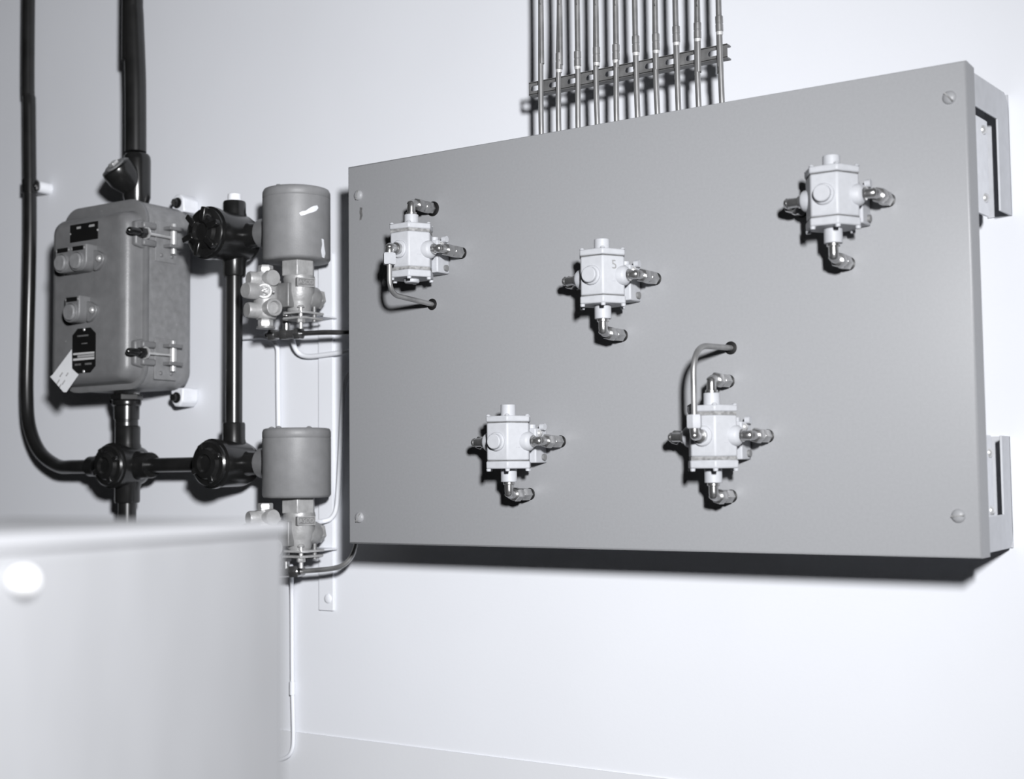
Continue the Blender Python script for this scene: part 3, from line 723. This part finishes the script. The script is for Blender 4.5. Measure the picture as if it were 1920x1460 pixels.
# dark tube with compression fittings, upper valve
def fitted(pts, r, fits, label, mt='copper_dark'):
    t = thing('fitted_tube', pts[0], label, 'tube', 'metal tubes from the valves to the panel')
    MB().tube(smooth(pts, 6), r, 14).build('pipe', mt, t)
    for p0, p1, rr, hx, m_ in fits:
        b3 = MB()
        (b3.hexn if hx else b3.cyl)(p0, p1, rr)
        b3.build('compression_nut' if hx else 'fitting_body', m_, t)
    return t
yv = -.070
fitted([P(503, 628, yv), P(530, 627, yv), P(570, 625, yv), P(610, 623, yv), P(650, 623, yv+.01), P(690, 620, yv+.02)], .0044,
       [(P(500, 628.5, yv), P(507, 628, yv), .0045, False, 'black_enamel'), (P(506, 628, yv), P(518, 627.5, yv), .0105, True, 'brass_dark'), (P(518, 627.5, yv), P(528, 627, yv), .0078, False, 'brass_fitting'),
        (P(527, 627, yv), P(541, 626.5, yv), .0100, True, 'brass_dark'), (P(540, 627, yv), P(556, 626, yv), .0078, False, 'brass_dark'), (P(554, 626, yv), P(566, 625.5, yv), .0105, True, 'brass_fitting'),
        (P(537, 627, yv), P(537, 603, yv), .0065, False, 'brass_fitting'), (P(537, 606, yv), P(537, 594, yv), .0085, True, 'brass_dark'), (P(537, 596, yv), P(537, 584, yv), .0060, False, 'steel_bright')],
       'dark metal tube with compression tee under the upper solenoid valve')
fitted([P(542, 1072, yv), P(560, 1071, yv), P(590, 1069, yv), P(620, 1066, yv), P(640, 1061, yv+.003), P(655, 1049, yv+.008), P(665, 1030, yv+.012), P(670, 1005, yv+.015), P(672, 960, yv+.015)], .0044,
       [(P(545, 1071.5, yv), P(562, 1070.5, yv), .0110, True, 'brass_fitting'), (P(561, 1071, yv), P(568, 1070, yv), .0078, False, 'brass_fitting'), (P(524, 1073, yv), P(546, 1072, yv), .0085, False, 'brass_fitting'),
        (P(536, 1072, yv), P(536, 1036, yv), .0070, False, 'brass_fitting'), (P(536, 1052, yv), P(536, 1040, yv), .0095, True, 'brass_dull')],
       'metal tube from the lower solenoid valve curving up behind the panel', 'copper_tube')
cp = thing('capillary_line', P(547, 1400, -.007), 'thin white capillary line running down the wall below the lower valve', 'tube')
pts = [P(546, 1060, -.05), P(546.5, 1082, -.03), P(547, 1105, -.010), P(547.5, 1160, -.006), P(548, 1275, -.006), P(549.5, 1340, -.0075), P(550, 1385, -.0075), P(548, 1404, -.0075), P(540, 1417, -.0075), P(520, 1424, -.0075), P(480, 1426, -.0075)]
MB().tube(smooth(pts, 6), .0036, 10).build('line', 'wall_paint', cp)
MB().cyl(P(548, 1302, -.007), P(548, 1277, -.007), .0052, n=12).build('sleeve', 'wall_paint', cp)

# ------------------------------------------------------------------ pale equipment cabinet close to the camera
CX, CY = .850, -1.2455
ztop = CAM.z - .0245; zlip = CAM.z - .0315
cb = thing('equipment_cabinet', (CX-.15, CY-.35, 0), 'pale metal cabinet standing out of focus in the lower left foreground', 'cabinet')
MB().box(CX-.24, CX-.0008, CY-.75, CY-.0008, .0, zlip+.001).build('body', 'cabinet_paint', cb, bevel=.006, seg=3)
MB().box(CX-.243, CX, CY-.753, CY, zlip, ztop).build('lid', 'cabinet_lid', cb, bevel=.0022, seg=3)
kb = PX(38, 1088, CX)
MB().lathe((CX-.004, kb.y, kb.z), (1, 0, 0), [(0, .0040), (.003, .0040), (.0045, .0058), (.0085, .0060), (.011, .0045), (.012, .002)], 20).build('knob', 'steel_bright', cb, label='bright metal knob')
